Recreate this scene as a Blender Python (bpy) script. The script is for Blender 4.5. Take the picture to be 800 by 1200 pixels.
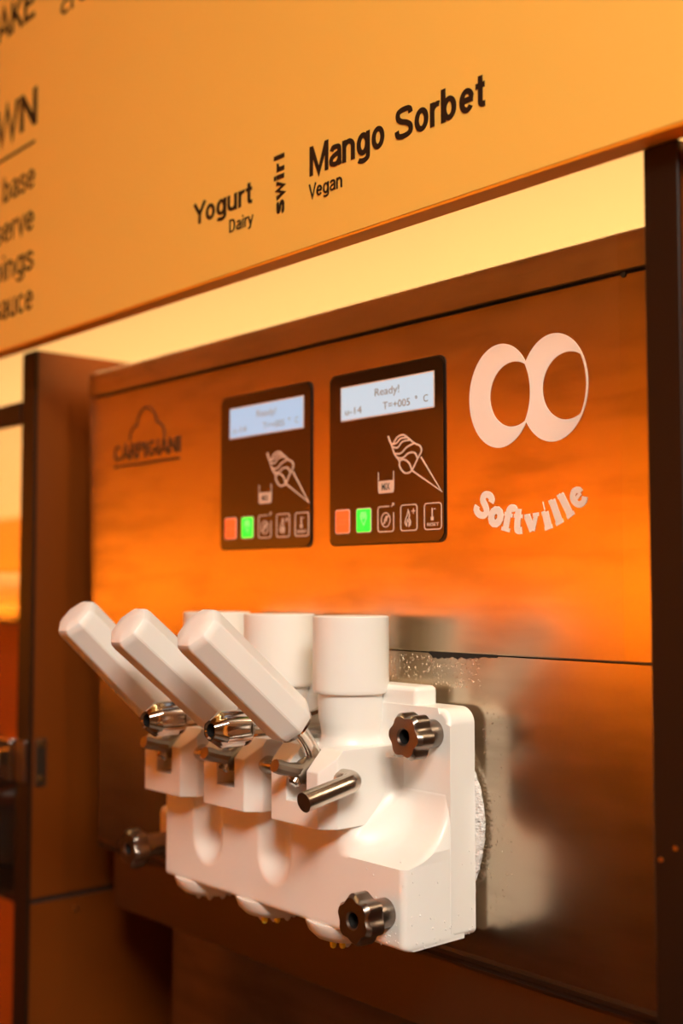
import bpy, bmesh, math, random
from mathutils import Vector, Matrix
random.seed(7)
S = bpy.context.scene
for o in list(bpy.data.objects): bpy.data.objects.remove(o)
COL = S.collection

# ------------------------------------------------------------------ camera
YAW, PITCH = math.radians(41.01514), math.radians(3.55595)
F0 = Vector((-math.cos(YAW), math.sin(YAW), 0)); RT = Vector((math.sin(YAW), math.cos(YAW), 0)); ZU = Vector((0, 0, 1))
FW = F0*math.cos(PITCH) + ZU*math.sin(PITCH); UP = ZU*math.cos(PITCH) - F0*math.sin(PITCH)
cd = bpy.data.cameras.new('camera'); cam = bpy.data.objects.new('camera', cd); COL.objects.link(cam)
cam.matrix_world = Matrix(((RT.x, UP.x, -FW.x, 0), (RT.y, UP.y, -FW.y, 0), (RT.z, UP.z, -FW.z, 1.40), (0, 0, 0, 1)))
cd.sensor_fit = 'VERTICAL'; cd.sensor_height = 36; cd.sensor_width = 24; cd.lens = 42
cd.clip_start = .01
cd.dof.use_dof = True; cd.dof.focus_distance = .70; cd.dof.aperture_fstop = 4.0
S.camera = cam

# ------------------------------------------------------------------ world, exposure, lights
S.view_settings.view_transform = 'Standard'; S.view_settings.look = 'None'
S.view_settings.exposure = 0.35; S.view_settings.gamma = 1; S.view_settings.use_curve_mapping = False
W = bpy.data.worlds.new('world'); S.world = W; W.use_nodes = True
W.node_tree.nodes['Background'].inputs[0].default_value = (.30, .17, .08, 1)
W.node_tree.nodes['Background'].inputs[1].default_value = .02
def area(name, loc, target, sx, sy, power, col):
    l = bpy.data.lights.new(name, 'AREA'); l.shape = 'RECTANGLE'; l.size = sx; l.size_y = sy; l.energy = power; l.color = col
    o = bpy.data.objects.new(name, l); COL.objects.link(o); o.location = loc
    o.rotation_euler = (Vector(target) - Vector(loc)).to_track_quat('-Z', 'Y').to_euler()
    return o
WARM = (1, .80, .58)
area('ceiling_light_key', (1.02, -.54, 2.70), (.68, -.25, .6), .8, .8, 86, (1, .92, .80))
area('led_strip_light', (-1.0, .524, 1.70), (-1.0, .90, 1.58), 3.6, .03, 13, (1, .68, .33))
area('added_fill_left', (-3.235, -1.2, 1.27), (-3.30, -1.2, 1.84), 3.0, .05, 25, (1, .62, .20))  # added unseen light: makes the left wall glow orange in the steel
area('added_fill_front', (-1.6, -2.735, 1.27), (-1.6, -2.80, 1.84), 3.1, .05, 60, (1, .60, .18))  # added unseen light: orange fill on front faces and glow in the steel

# ------------------------------------------------------------------ materials
def mat(name, col, rough=.5, metal=0., spec=.5, sss=0., emit=None, es=0., trans=0., coat=0., noise=None, bump=None, aniso=0.):
    m = bpy.data.materials.new(name); m.use_nodes = True
    nt = m.node_tree; b = nt.nodes['Principled BSDF']
    b.inputs['Base Color'].default_value = (*col, 1); b.inputs['Roughness'].default_value = rough
    b.inputs['Metallic'].default_value = metal; b.inputs['Specular IOR Level'].default_value = spec
    b.inputs['Transmission Weight'].default_value = trans; b.inputs['Coat Weight'].default_value = coat
    b.inputs['Anisotropic'].default_value = aniso
    if sss:
        b.inputs['Subsurface Weight'].default_value = sss; b.inputs['Subsurface Scale'].default_value = .006
        b.inputs['Subsurface Radius'].default_value = (1, .6, .35)
    if emit: b.inputs['Emission Color'].default_value = (*emit, 1); b.inputs['Emission Strength'].default_value = es
    if noise or bump: geo = nt.nodes.new('ShaderNodeNewGeometry')
    def nz(scale, sv, detail=4):
        mp = nt.nodes.new('ShaderNodeMapping'); mp.inputs['Scale'].default_value = sv
        n = nt.nodes.new('ShaderNodeTexNoise'); n.inputs['Scale'].default_value = scale; n.inputs['Detail'].default_value = detail
        nt.links.new(geo.outputs['Position'], mp.inputs['Vector']); nt.links.new(mp.outputs[0], n.inputs['Vector']); return n
    if noise:       # (scale, scale vector, colour 2, amount)
        n = nz(noise[0], noise[1]); mx = nt.nodes.new('ShaderNodeMix'); mx.data_type = 'RGBA'
        cr = nt.nodes.new('ShaderNodeMapRange'); cr.inputs['From Min'].default_value = .35; cr.inputs['From Max'].default_value = .68
        nt.links.new(n.outputs[0], cr.inputs[0]); cr.inputs['To Max'].default_value = noise[3]
        nt.links.new(cr.outputs[0], mx.inputs[0])
        mx.inputs[6].default_value = (*col, 1); mx.inputs[7].default_value = (*noise[2], 1)
        nt.links.new(mx.outputs[2], b.inputs['Base Color'])
    if bump:
        n = nz(bump[0], bump[1]); bp = nt.nodes.new('ShaderNodeBump'); bp.inputs['Strength'].default_value = bump[2]
        bp.inputs['Distance'].default_value = bump[3]
        nt.links.new(n.outputs[0], bp.inputs['Height']); nt.links.new(bp.outputs[0], b.inputs['Normal'])
    return m

def steel(name, col, r0, r1, brush=.25):
    """brushed stainless sheet: fine horizontal grain, hand-wiped smears and streaks in the gloss"""
    m = bpy.data.materials.new(name); m.use_nodes = True; nt = m.node_tree; b = nt.nodes['Principled BSDF']; N = nt.nodes.new; L = nt.links.new
    b.inputs['Metallic'].default_value = 1
    geo = N('ShaderNodeNewGeometry')
    def noise(sv, scale, detail=5, rot=(0, 0, 0), dist=0):
        mp = N('ShaderNodeMapping'); mp.inputs['Scale'].default_value = sv; mp.inputs['Rotation'].default_value = rot
        n = N('ShaderNodeTexNoise'); n.inputs['Scale'].default_value = scale; n.inputs['Detail'].default_value = detail; n.inputs['Distortion'].default_value = dist
        L(geo.outputs['Position'], mp.inputs[0]); L(mp.outputs[0], n.inputs['Vector']); return n
    smear = noise((1, 1, 1.6), 8, 4, dist=.6)
    wipe = noise((2.2, 1, 14), 6, 5, (0, math.radians(32), 0), .3)
    ad = N('ShaderNodeMath'); ad.operation = 'MULTIPLY_ADD'; L(wipe.outputs[0], ad.inputs[0]); ad.inputs[1].default_value = .6; L(smear.outputs[0], ad.inputs[2])
    mr = N('ShaderNodeMapRange'); mr.interpolation_type = 'SMOOTHSTEP'; mr.inputs[1].default_value = .70; mr.inputs[2].default_value = 1.05; mr.inputs[3].default_value = r0; mr.inputs[4].default_value = r1
    L(ad.outputs[0], mr.inputs[0]); b.inputs['Roughness'].default_value = (r0+r1)/2
    mx = N('ShaderNodeMix'); mx.data_type = 'RGBA'; mx.inputs[6].default_value = (*col, 1); mx.inputs[7].default_value = (*[c*.70 for c in col], 1)
    mr.inputs[3].default_value = 0; mr.inputs[4].default_value = 1; L(mr.outputs[0], mx.inputs[0]); L(mx.outputs[2], b.inputs['Base Color'])
    return m

M = dict(
 sign=mat('sign_orange_paint', (.95, .60, .11), .45, noise=(2.5, (1, 1, 1), (.96, .63, .13), .6)),
 sign_edge=mat('sign_edge_orange', (.98, .32, .010), .5),
 backing=mat('backing_board_brown', (.28, .10, .015), .6),
 ink=mat('black_vinyl', (.012, .007, .004), .5),
 steel=steel('brushed_steel', (.50, .41, .30), .24, .27),
 steel_low=steel('brushed_steel_lower', (.53, .435, .33), .22, .25),
 steel_dark=mat('dark_steel', (.20, .15, .11), .4, 1),
 gap=mat('seam_dark', (.012, .008, .005), .8),
 white=mat('white_acetal', (.86, .84, .80), .33, sss=.08, noise=(30, (1, 1, 1), (.84, .81, .76), .3)),
 frost=mat('frost_white', (.90, .88, .86), .8, bump=(420, (1, 1, 1), 1, .004)),
 knob=mat('burnished_knob', (.30, .25, .21), .30, 1, noise=(60, (1, 1, 1), (.22, .18, .15), .5)),
 chrome=mat('polished_steel', (.70, .64, .57), .13, 1),
 pin=mat('satin_steel', (.55, .49, .42), .24, 1, noise=(90, (1, 1, 1), (.42, .36, .30), .5)),
 hole=mat('bore_black', (.006, .005, .004), .6),
 glass=mat('control_glass', (.012, .006, .003), .12, spec=.8, coat=.3),
 bezel=mat('black_bezel', (.008, .006, .005), .3),
 lcd=mat('lcd_backlit', (.10, .12, .14), .3, emit=(.42, .50, .56), es=.95),
 lcd2=mat('lcd_backlit_blue', (.10, .12, .14), .3, emit=(.30, .43, .58), es=.95),
 lcdframe=mat('lcd_frame_white', (.75, .62, .55), .5),
 lcdink=mat('lcd_characters', (.28, .22, .13), .6),
 lcdink2=mat('lcd_characters_pale', (.42, .42, .36), .6),
 print=mat('panel_print_white', (.82, .62, .50), .5),
 red=mat('button_red_lit', (.6, .08, .02), .4, emit=(1, .10, .015), es=.75),
 green=mat('button_green_lit', (.02, .6, .05), .4, emit=(.0, 1, .03), es=.9),
 greenmark=mat('button_green_mark', (.25, .9, .25), .4, emit=(.2, 1, .2), es=.5),
 redmark=mat('button_red_mark', (.75, .25, .08), .4),
 logo=mat('logo_white_vinyl', (.95, .87, .80), .55),
 emblem=mat('emblem_dark', (.035, .012, .004), .5),
 laminate=mat('orange_brown_laminate', (.17, .038, .002), .34, noise=(5, (1, 1, .5), (.14, .029, .0015), .6)),
 edge=mat('dark_laminate_edge', (.014, .005, .0015), .5, spec=.25),
 niche=mat('niche_wall_paint', (.92, .74, .46), .6),
 wall=mat('wall_orange_paint', (.88, .30, .008), .6, noise=(1.2, (1, 1, 1), (.84, .27, .006), .5)),
 wain=mat('wainscot_brown', (.07, .032, .010), .5),
 ceil=mat('ceiling_brown', (.22, .11, .04), .8),
 floor=mat('floor_tile', (.09, .055, .032), .45, noise=(4, (1, 1, 1), (.07, .04, .022), .6)),
 lamp=mat('lamp_diffuser', (.9, .8, .7), .5, emit=(1, .84, .64), es=3.0),
 led=mat('led_strip_glow', (.9, .7, .4), .5, emit=(1, .62, .2), es=4.0),
 orangeglow=mat('orange_lightbox', (.9, .35, .03), .4, emit=(1, .25, .008), es=1.75),
 paneglass=mat('cabinet_glass', (.95, .9, .85), .02, trans=1.0),
 jar=mat('jar_pale', (.80, .62, .38), .5, bump=(120, (1, 1, 1), 1, .01)),
 berry=mat('jar_dark', (.06, .012, .006), .3),
 mango=mat('mango_sorbet', (1, .85, .08), .25),
 water=mat('water_drop', (.70, .60, .48), .12, metal=1),
 wetwhite=mat('wet_white', (.88, .86, .83), .06),
 rocker=mat('dull_steel', (.25, .21, .17), .36, 1),
 brass=mat('brass_screw', (.75, .42, .15), .3, 1),
)

# ------------------------------------------------------------------ helpers
WL = {}
def thing(name, loc, label, cat, group=None):
    o = bpy.data.objects.new(name, None); COL.objects.link(o); o.location = loc; o.empty_display_size = .05
    o['label'] = label; o['category'] = cat
    if group: o['group'] = group
    WL[o] = Vector(loc); return o
def link(name, me, mats, parent=None, smooth=False, label=None, cat=None, kind=None, group=None, center=None):
    vs = [v.co for v in me.vertices]
    lo = Vector((min(v[i] for v in vs) for i in range(3))); hi = Vector((max(v[i] for v in vs) for i in range(3)))
    c = (lo+hi)/2 if center is None else Vector(center)
    me.transform(Matrix.Translation(-c))
    for m in (mats if isinstance(mats, (list, tuple)) else [mats]): me.materials.append(M[m])
    o = bpy.data.objects.new(name, me); COL.objects.link(o)
    if parent: o.parent = parent; o.location = c - WL[parent]
    else: o.location = c
    WL[o] = c
    if smooth:
        for p in me.polygons: p.use_smooth = True
        try: me.set_sharp_from_angle(angle=math.radians(smooth if smooth > 1 else 35))
        except Exception: pass
        if smooth < 45: o.modifiers.new('weighted_normal', 'WEIGHTED_NORMAL').keep_sharp = True
    if label: o['label'] = label
    if cat: o['category'] = cat
    if kind: o['kind'] = kind
    if group: o['group'] = group
    return o
def fin(name, bm, mats, parent=None, **k):
    bmesh.ops.recalc_face_normals(bm, faces=bm.faces)
    me = bpy.data.meshes.new(name); bm.to_mesh(me); bm.free()
    return link(name, me, mats, parent, **k)
def B(): return bmesh.new()
def box(bm, x0, x1, y0, y1, z0, z1, bev=0, seg=2):
    r = bmesh.ops.create_cube(bm, size=1)
    vs = r['verts']
    for v in vs: v.co = Vector(((x0+x1)/2 + v.co.x*(x1-x0), (y0+y1)/2 + v.co.y*(y1-y0), (z0+z1)/2 + v.co.z*(z1-z0)))
    if bev:
        es = list({e for v in vs for e in v.link_edges})
        bmesh.ops.bevel(bm, geom=es, offset=bev, segments=seg, profile=.5, affect='EDGES')
def prism(bm, pts, axis, a, b, mi=0):
    """polygon pts (2D) extruded along axis from a to b; axis 'x': pts=(y,z); 'y': (x,z); 'z': (x,y)"""
    def P(p, t): return {'x': (t, p[0], p[1]), 'y': (p[0], t, p[1]), 'z': (p[0], p[1], t)}[axis]
    A = [bm.verts.new(P(p, a)) for p in pts]; C = [bm.verts.new(P(p, b)) for p in pts]; n = len(pts); fs = []
    fs.append(bm.faces.new(A)); fs.append(bm.faces.new(C[::-1]))
    for i in range(n): fs.append(bm.faces.new((A[i], A[(i+1) % n], C[(i+1) % n], C[i])))
    for f in fs: f.material_index = mi
    return fs
def rrect(x0, x1, z0, z1, r, n=6):
    pts = []
    for cx, cz, a0 in ((x1-r, z1-r, 0), (x0+r, z1-r, 90), (x0+r, z0+r, 180), (x1-r, z0+r, 270)):
        for i in range(n+1):
            a = math.radians(a0 + 90*i/n); pts.append((cx+r*math.cos(a), cz+r*math.sin(a)))
    return pts
def rings(bm, rs, caps=(True, True), mis=None):
    """loft list of vertex rings"""
    V = [[bm.verts.new(p) for p in r] for r in rs]; n = len(V[0])
    for k in range(len(V)-1):
        for i in range(n):
            f = bm.faces.new((V[k][i], V[k][(i+1) % n], V[k+1][(i+1) % n], V[k+1][i]))
            if mis: f.material_index = mis[k]
    if caps[0]: bm.faces.new(V[0][::-1])
    if caps[1]:
        f = bm.faces.new(V[-1])
        if mis: f.material_index = mis[-1]
def lathe(bm, cx, cy, prof, n=40, caps=(True, True)):
    rings(bm, [[(cx+r*math.cos(2*math.pi*i/n), cy+r*math.sin(2*math.pi*i/n), z) for i in range(n)] for r, z in prof], caps)
def tube(bm, path, rad, n=16, caps=(True, True)):
    P = [Vector(p) for p in path]; rs = []; up = None
    for i, p in enumerate(P):
        d = (P[min(i+1, len(P)-1)] - P[max(i-1, 0)]).normalized()
        if up is None:
            up = Vector((0, 0, 1)) if abs(d.z) < .9 else Vector((1, 0, 0))
        u = (up - d*up.dot(d)).normalized(); w = d.cross(u); up = u
        r = rad[i] if isinstance(rad, (list, tuple)) else rad
        rs.append([p + (u*math.cos(2*math.pi*k/n) + w*math.sin(2*math.pi*k/n))*r for k in range(n)])
    rings(bm, rs, caps)
LAYER = [0]
def stroke2(bm, pts, w, y, t, closed=False):
    """flat mitred ribbon of width w through 2D points (x,z) on plane y, thickness t towards the viewer"""
    P = [Vector(pts[0])]
    for p in pts[1:]:
        if (Vector(p)-P[-1]).length > w*.02: P.append(Vector(p))
    if closed and (P[0]-P[-1]).length < w*.02: P.pop()
    n = len(P)
    if n < 2: return
    LAYER[0] = (LAYER[0]+1) % 9; t = t*(1 + .06*LAYER[0])
    A = []; C = []
    for i in range(n):
        d0 = (P[i]-P[i-1]) if (i > 0 or closed) else (P[1]-P[0]); d1 = (P[(i+1) % n]-P[i]) if (i < n-1 or closed) else (P[-1]-P[-2])
        d0 = d0.normalized(); d1 = d1.normalized(); n0 = Vector((-d0.y, d0.x)); n1 = Vector((-d1.y, d1.x))
        m = (n0+n1); m = m.normalized() if m.length > 1e-6 else n0
        k = min(1/max(m.dot(n0), .25), 2.2)*w/2
        A.append(P[i]+m*k); C.append(P[i]-m*k)
    V = [[bm.verts.new((q.x, yy if k < 2 else yy - t*.08*i/n, q.y)) for i, q in enumerate(Q)] for k, (Q, yy) in enumerate(((A, y), (C, y), (A, y-t), (C, y-t)))]
    for i in range(n if closed else n-1):
        j = (i+1) % n
        bm.faces.new((V[2][i], V[3][i], V[3][j], V[2][j])); bm.faces.new((V[0][i], V[0][j], V[1][j], V[1][i]))
        bm.faces.new((V[0][i], V[2][i], V[2][j], V[0][j])); bm.faces.new((V[1][i], V[1][j], V[3][j], V[3][i]))
    if not closed:
        for i in (0, n-1): bm.faces.new((V[0][i], V[1][i], V[3][i], V[2][i]))
def spl(l, n=6):
    out = []
    for i in range(len(l)-1):
        p0 = l[max(i-1, 0)]; p1 = l[i]; p2 = l[i+1]; p3 = l[min(i+2, len(l)-1)]
        for k in range(n):
            t_ = k/n
            out.append(tuple(.5*(2*p1[j] + (p2[j]-p0[j])*t_ + (2*p0[j]-5*p1[j]+4*p2[j]-p3[j])*t_*t_ + (3*p1[j]-p0[j]-3*p2[j]+p3[j])*t_**3) for j in (0, 1)))
    return out + [l[-1]]
def arc(cx, cz, rx, rz, a0, a1, n=14):
    return [(cx+rx*math.cos(math.radians(a0+(a1-a0)*i/n)), cz+rz*math.sin(math.radians(a0+(a1-a0)*i/n))) for i in range(n+1)]
def glyph(c, w):
    """plain grotesque letter: capital height 1, x-height .73; returns strokes (points, closed) and set width"""
    h = w/2; X = .73; rz = X/2-h; R = .27-h; cx = .30
    O = (arc(cx, X/2, R, rz, 0, 360, 28)[:-1], True)
    if c == ' ': return [], .34
    if c == 'M': return [([(.09, 0), (.09, 1)], 0), ([(.83, 0), (.83, 1)], 0), ([(.10, .97), (.46, .06), (.82, .97)], 0)], .92
    if c == 'S': return [(spl([(.63, .74), (.58, .88), (.36, 1-h), (.13, .86), (.12, .68), (.25, .56), (.47, .47), (.62, .34), (.61, .15), (.36, h), (.12, .13), (.06, .30)], 5), 0)], .72
    if c == 'Y': return [([(.02, 1), (.34, .45), (.66, 1)], 0), ([(.34, .47), (.34, 0)], 0)], .64
    if c == 'D': return [([(.09+h, h), (.32, h)] + arc(.36, .5, .30-h, .5-h, -90, 90)[1:] + [(.09+h, 1-h)], 0), ([(.09, 0), (.09, 1)], 0)], .74
    if c == 'V': return [([(.03, 1), (.33, .03), (.63, 1)], 0)], .64
    if c == 'C': return [(arc(.38, .5, .33-h, .5-h, 40, 320, 24), 0)], .74
    if c == 'A': return [([(.02, 0), (.36, .98), (.70, 0)], 0), ([(.14, .30), (.58, .30)], 0)], .72
    if c == 'K': return [([(.10, 0), (.10, 1)], 0), ([(.12, .36), (.62, 1)], 0), ([(.28, .56), (.66, 0)], 0)], .70
    if c == 'E': return [([(.62, h), (.10, h), (.10, 1-h), (.60, 1-h)], 0), ([(.10, .53), (.56, .53)], 0)], .68
    if c == 'W': return [([(.03, 1), (.25, .03), (.48, .96), (.71, .03), (.93, 1)], 0)], .96
    if c == 'N': return [([(.10, 0), (.10, 1)], 0), ([(.64, 0), (.64, 1)], 0), ([(.11, .96), (.63, .04)], 0)], .76
    if c == 'I': return [([(.12, 0), (.12, 1)], 0)], .24
    if c in 'PR':
        st = [([(.10, 0), (.10, 1)], 0), ([(.10, 1-h), (.34, 1-h)] + arc(.36, .73, .24-h, .27-h, 90, -90)[1:] + [(.10, .46+h)], 0)]
        if c == 'R': st.append(([(.34, .50), (.60, 0)], 0))
        return st, .62
    if c == 'G': return [(arc(.40, .5, .36-h, .5-h, 42, 320, 24) + [(.70, .46), (.44, .46)], 0)], .78
    if c == 'o': return [O], .60
    if c in 'bpgdq':
        st = [O]
        x = {'b': .08, 'p': .08, 'g': .52, 'd': .52, 'q': .52}[c]
        if c == 'b': st.append(([(x, 0), (x, 1)], 0))
        if c == 'p': st.append(([(x, -.27), (x, X)], 0))
        if c == 'd': st.append(([(x, 0), (x, 1)], 0))
        if c == 'g': st.append(([(x, X), (x, .02)] + arc(.30, -.06, .22, .20-h, 0, -150, 12)[1:], 0))
        return st, .61
    if c == 'a': return [(spl([(.10, .54), (.16, .64), (.29, X-h), (.43, .62), (.47, .50)], 5) + [(.47, .14), (.50, .01)], 0), (spl([(.46, .42), (.28, .39), (.10, .30), (.09, .15), (.22, h), (.38, .10), (.47, .24)], 5), 0)], .56
    if c == 'n': return [([(.08, 0), (.08, X)], 0), (arc(.28, .44, .20, X-h-.44, 180, 0)+[(.48, 0)], 0)], .58
    if c == 'u': return [([(.48, 0), (.48, X)], 0), ([(.08, X)]+arc(.28, .29, .20, .29-h, 180, 360)+[(.48, .30)], 0)], .58
    if c == 'r': return [([(.08, 0), (.08, X)], 0), (arc(.28, .42, .20, X-h-.42, 180, 70, 8), 0)], .38
    if c == 'e': return [([(.08, .38), (.53, .38)], 0), ([(.53, .38)]+arc(cx, X/2, R, rz, 5, 322, 26), 0)], .58
    if c == 'c': return [(arc(cx-.01, X/2, R, rz, 42, 318, 24), 0)], .54
    if c == 't': return [([(.17, .93), (.17, .18)]+arc(.27, .17, .10, .17-h, 180, 275, 6)[1:]+[(.34, h)], 0), ([(.0, X-h), (.33, X-h)], 0)], .36
    if c == 'i': return [([(.09, 0), (.09, X)], 0), ([(.09, 1-w), (.09, 1)], 0)], .20
    if c == 'l': return [([(.09, 0), (.09, 1)], 0)], .20
    if c == 's': return [(spl([(.44, .53), (.40, .63), (.26, X-h), (.10, .61), (.10, .49), (.25, .40), (.42, .32), (.46, .18), (.37, .08), (.25, h), (.10, .10), (.05, .22)], 5), 0)], .52
    if c == 'v': return [([(.02, X), (.24, .02), (.46, X)], 0)], .48
    if c == 'y': return [([(.02, X), (.25, .04)], 0), (spl([(.47, X), (.26, .06), (.19, -.16), (.09, -.27+h), (.02, -.25)], 5), 0)], .49
    if c == 'w': return [([(.02, X), (.18, .03), (.34, .68), (.50, .03), (.66, X)], 0)], .68
def words(txt, x0, x1, zb, cap, y, parent, w=.15, matn='ink', vertical=None, label=None, track=0., depth=.0003, name='lettering'):
    adv = 0; items = []
    for ch in txt:
        st, a = glyph(ch, w); items.append((adv, st)); adv += a + .05 + track
    allx = [ad + p[0] for ad, st in items for q, _ in st for p in q]; a, b = min(allx)-w/2, max(allx)+w/2
    sx = (x1-x0)/(b-a)
    bm = B()
    for ad, st in items:
        for pts, closed in st: stroke2(bm, [(ad+p[0]-a, p[1]) for p in pts], w, 0, 1., bool(closed))
    for v in bm.verts:
        u, h, t = v.co.x*sx, v.co.z*cap, v.co.y*depth
        v.co = Vector((x0+u, y+t, zb+h)) if vertical is None else Vector((vertical-h, y+t, zb+u))
    return fin(name, bm, matn, parent, label=label)
def font_mesh(txt, bold=0., spacing=1.):
    c = bpy.data.curves.new('txt', 'FONT'); c.body = txt; c.size = 1; c.offset = bold; c.space_character = spacing; c.resolution_u = 6
    o = bpy.data.objects.new('txt', c); COL.objects.link(o)
    me = bpy.data.meshes.new_from_object(o.evaluated_get(bpy.context.evaluated_depsgraph_get()))
    bpy.data.objects.remove(o); bpy.data.curves.remove(c); return me
CAPH = None
def lettering(txt, x0, x1, zb, cap, y, parent, matn='ink', bold=0., vertical=False, ref=None, depth=.0004, name='lettering', label=None, spacing=1.):
    """words on a plane facing -Y: from x0 to x1, baseline zb, capital height cap (builtin-font capital = 'H')"""
    global CAPH
    if CAPH is None:
        m = font_mesh('H'); CAPH = max(v.co.y for v in m.vertices); bpy.data.meshes.remove(m)
    me = font_mesh(txt, bold, spacing)
    xs = [v.co.x for v in me.vertices]; a, b = min(xs), max(xs)
    sx = (x1-x0)/(b-a); sz = cap/CAPH
    bm = B(); bm.from_mesh(me); bpy.data.meshes.remove(me)
    for v in bm.verts:
        u, w = (v.co.x-a)*sx, v.co.y*sz
        v.co = Vector((x0+u, y, zb+w)) if not vertical else Vector((x0 + cap - w if False else vertical - w, y, zb+u))
    ex = bmesh.ops.extrude_face_region(bm, geom=bm.faces[:])
    for g in ex['geom']:
        if isinstance(g, bmesh.types.BMVert): g.co.y -= depth
    return fin(name, bm, matn, parent, label=label)

# ------------------------------------------------------------------ the room
def struct(name, matn, dims, **k):
    bm = B(); box(bm, *dims); return fin(name, bm, matn, kind='structure', **k)
struct('floor', 'floor', (-3.4, 2.2, -2.9, 1.15, -.06, 0))
struct('ceiling', 'ceil', (-3.4, 2.2, -2.9, 1.15, 2.80, 2.86))
struct('wall_back', 'niche', (-3.4, 2.2, 1.05, 1.11, 0, 2.80))
struct('wall_left', 'wall', (-3.36, -3.30, -2.8, 1.05, 0, 2.80))
struct('wall_right', 'wain', (2.10, 2.16, -2.8, 1.05, 0, 2.80))
struct('wall_front', 'wall', (-3.30, 2.10, -2.86, -2.80, 0, 2.80))
bm = B(); box(bm, -3.30, -3.275, -2.8, .40, 0, 1.24); fin('trim_1', bm, 'wain', kind='structure')
bm = B(); box(bm, -3.27, 2.10, -2.80, -2.775, 0, 1.24); fin('trim_2', bm, 'wain', kind='structure')

for nm, d in (('left', (-3.275, -3.20, -2.7, .3, 1.24, 1.262)), ('front', (-3.2, 0, -2.775, -2.70, 1.24, 1.262))):
    bm = B(); box(bm, *d, .003)
    if nm == 'left': box(bm, -3.204, -3.198, d[2], d[3], 1.245, 1.312, .001, 1)
    else: box(bm, d[0]+.01, d[1], -2.706, -2.700, 1.245, 1.312, .001, 1)
    fin('added_fill_trough', bm, 'edge', label='slim dark trough added to hide the fill light on the wainscot of the %s wall' % nm, cat='added light trough')  # unseen troughs, added to carry the wall fill lights; lips block direct view
bm = B(); box(bm, -3.30, -3.28, -2.8, .40, 2.12, 2.80); fin('added_dark_band_left', bm, 'wain', kind='structure')  # unseen dark band added so the steel's reflection dims towards the top
bm = B(); box(bm, -3.27, 2.10, -2.80, -2.78, 2.12, 2.80); fin('added_dark_band_front', bm, 'wain', kind='structure')  # same added band on the front wall, out of view, darkening the reflection
# ceiling lamps (their light is the area lights at the top)
for n, (x, y, s) in enumerate(((1.02, -.54, .40),)):
    t = thing('ceiling_lamp', (x, y, 2.80), 'large square flush ceiling lamp with pale diffuser', 'ceiling lamp')
    bm = B(); box(bm, x-s-.03, x+s+.03, y-s-.03, y+s+.03, 2.735, 2.80, .004); fin('housing', bm, 'ceil', t)
    bm = B(); box(bm, x-s, x+s, y-s, y+s, 2.72, 2.7349); fin('diffuser', bm, 'lamp', t)

# ------------------------------------------------------------------ menu board
SY = .472
t = thing('menu_board', (-.6, .479, 1.614), 'wide orange menu board with black flavour lettering above the machine', 'sign')
MB = t
bm = B(); box(bm, -3.29, 2.09, SY, .4826, 1.6139, 2.80, .0006, 1); fin('face_panel', bm, ['sign'], t)
bm = B(); box(bm, -3.29, 2.09, SY+.0003, .4836, 1.6126, 1.6140); box(bm, -3.29, 2.09, .4840, .4872, 1.6128, 1.6140); fin('edge_band', bm, 'sign_edge', t, label='darker orange lower edge of the board')
bm = B(); box(bm, -3.29, 2.09, .4834, .4872, 1.6141, 2.79); fin('backing_panel', bm, 'backing', t)
TY = SY - .00005
words('Mango Sorbet', -.5732, -.4227, 1.6589, .0190, TY, t, .165, label='Mango Sorbet lettering')
words('Vegan', -.5740, -.5419, 1.6444, .0094, TY, t, .13, label='Vegan lettering')
words('Yogurt', -.7040, -.6325, 1.6573, .0153, TY, t, .15, label='Yogurt lettering')
words('Dairy', -.6598, -.6324, 1.6424, .0088, TY, t, .12, label='Dairy lettering')
words('swirl', 0, .0397, 1.6421, .0108, TY, t, .19, vertical=-.5992, label='swirl lettering running upwards', track=.10)
for w_, x0, x1, zb, cap, bo in (('WN', -1.034, -.9505, 1.8065, .0335, .15), ('base', -1.0150, -.9521, 1.7500, .0236, .12), ('serve', -1.0310, -.9525, 1.7126, .0236, .12),
                               ('pings', -1.0330, -.9527, 1.6770, .0236, .12), ('sauce', -1.0310, -.9520, 1.6415, .0236, .12), ('CAKE', -1.0580, -.9552, 1.9058, .0300, .15), ('crea', -.9085, -.8430, 1.8870, .0170, .12)):
    words(w_, x0, x1, zb, cap, TY, t, bo, label=w_ + ' lettering')
bm = B(); box(bm, -1.12, -.9535, TY-.0003, TY, 1.7898, 1.7924); fin('rule_line', bm, 'ink', t)
t = thing('led_strip', (-1.0, .4905, 1.68), 'long glowing light strip fixed behind the orange board', 'light strip')
bm = B(); box(bm, -2.8, .8, .4875, .5100, 1.712, 1.722); box(bm, -2.8, .8, .5040, .5100, 1.680, 1.7121); fin('channel', bm, 'steel_dark', t)
bm = B(); box(bm, -2.8, .8, .5101, .516, 1.684, 1.708); fin('diffuser', bm, 'led', t)

# ------------------------------------------------------------------ cabinet sides
PX0, PX1 = -1.0375, -1.0120
t = thing('side_panel', (PX0, .75, 0), 'orange-brown laminate upright panel with dark front edge beside the dark-lettered machine end', 'cabinet panel')
SP = t
bm = B(); box(bm, PX0, PX1, .5085, 1.049, 1.1182, 1.6185); fin('upper_board', bm, 'laminate', t)
bm = B(); box(bm, PX0, PX1-.0022, .5085, 1.049, 1.1132, 1.1182); fin('groove', bm, 'gap', t)
bm = B(); box(bm, PX0, PX1, .5085, 1.049, 0, 1.1132); fin('lower_board', bm, 'laminate', t)
bm = B(); box(bm, PX0-.0005, PX1+.0005, .5050, .5085, 0, 1.6185, .0006, 1); fin('front_edge', bm, 'edge', t, label='dark front edging strip')
bm = B(); tube(bm, [(PX1, .5544, 1.1020), (PX1+.0015, .5544, 1.1020)], .003, 12); fin('screw', bm, 'brass', t)
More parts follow.
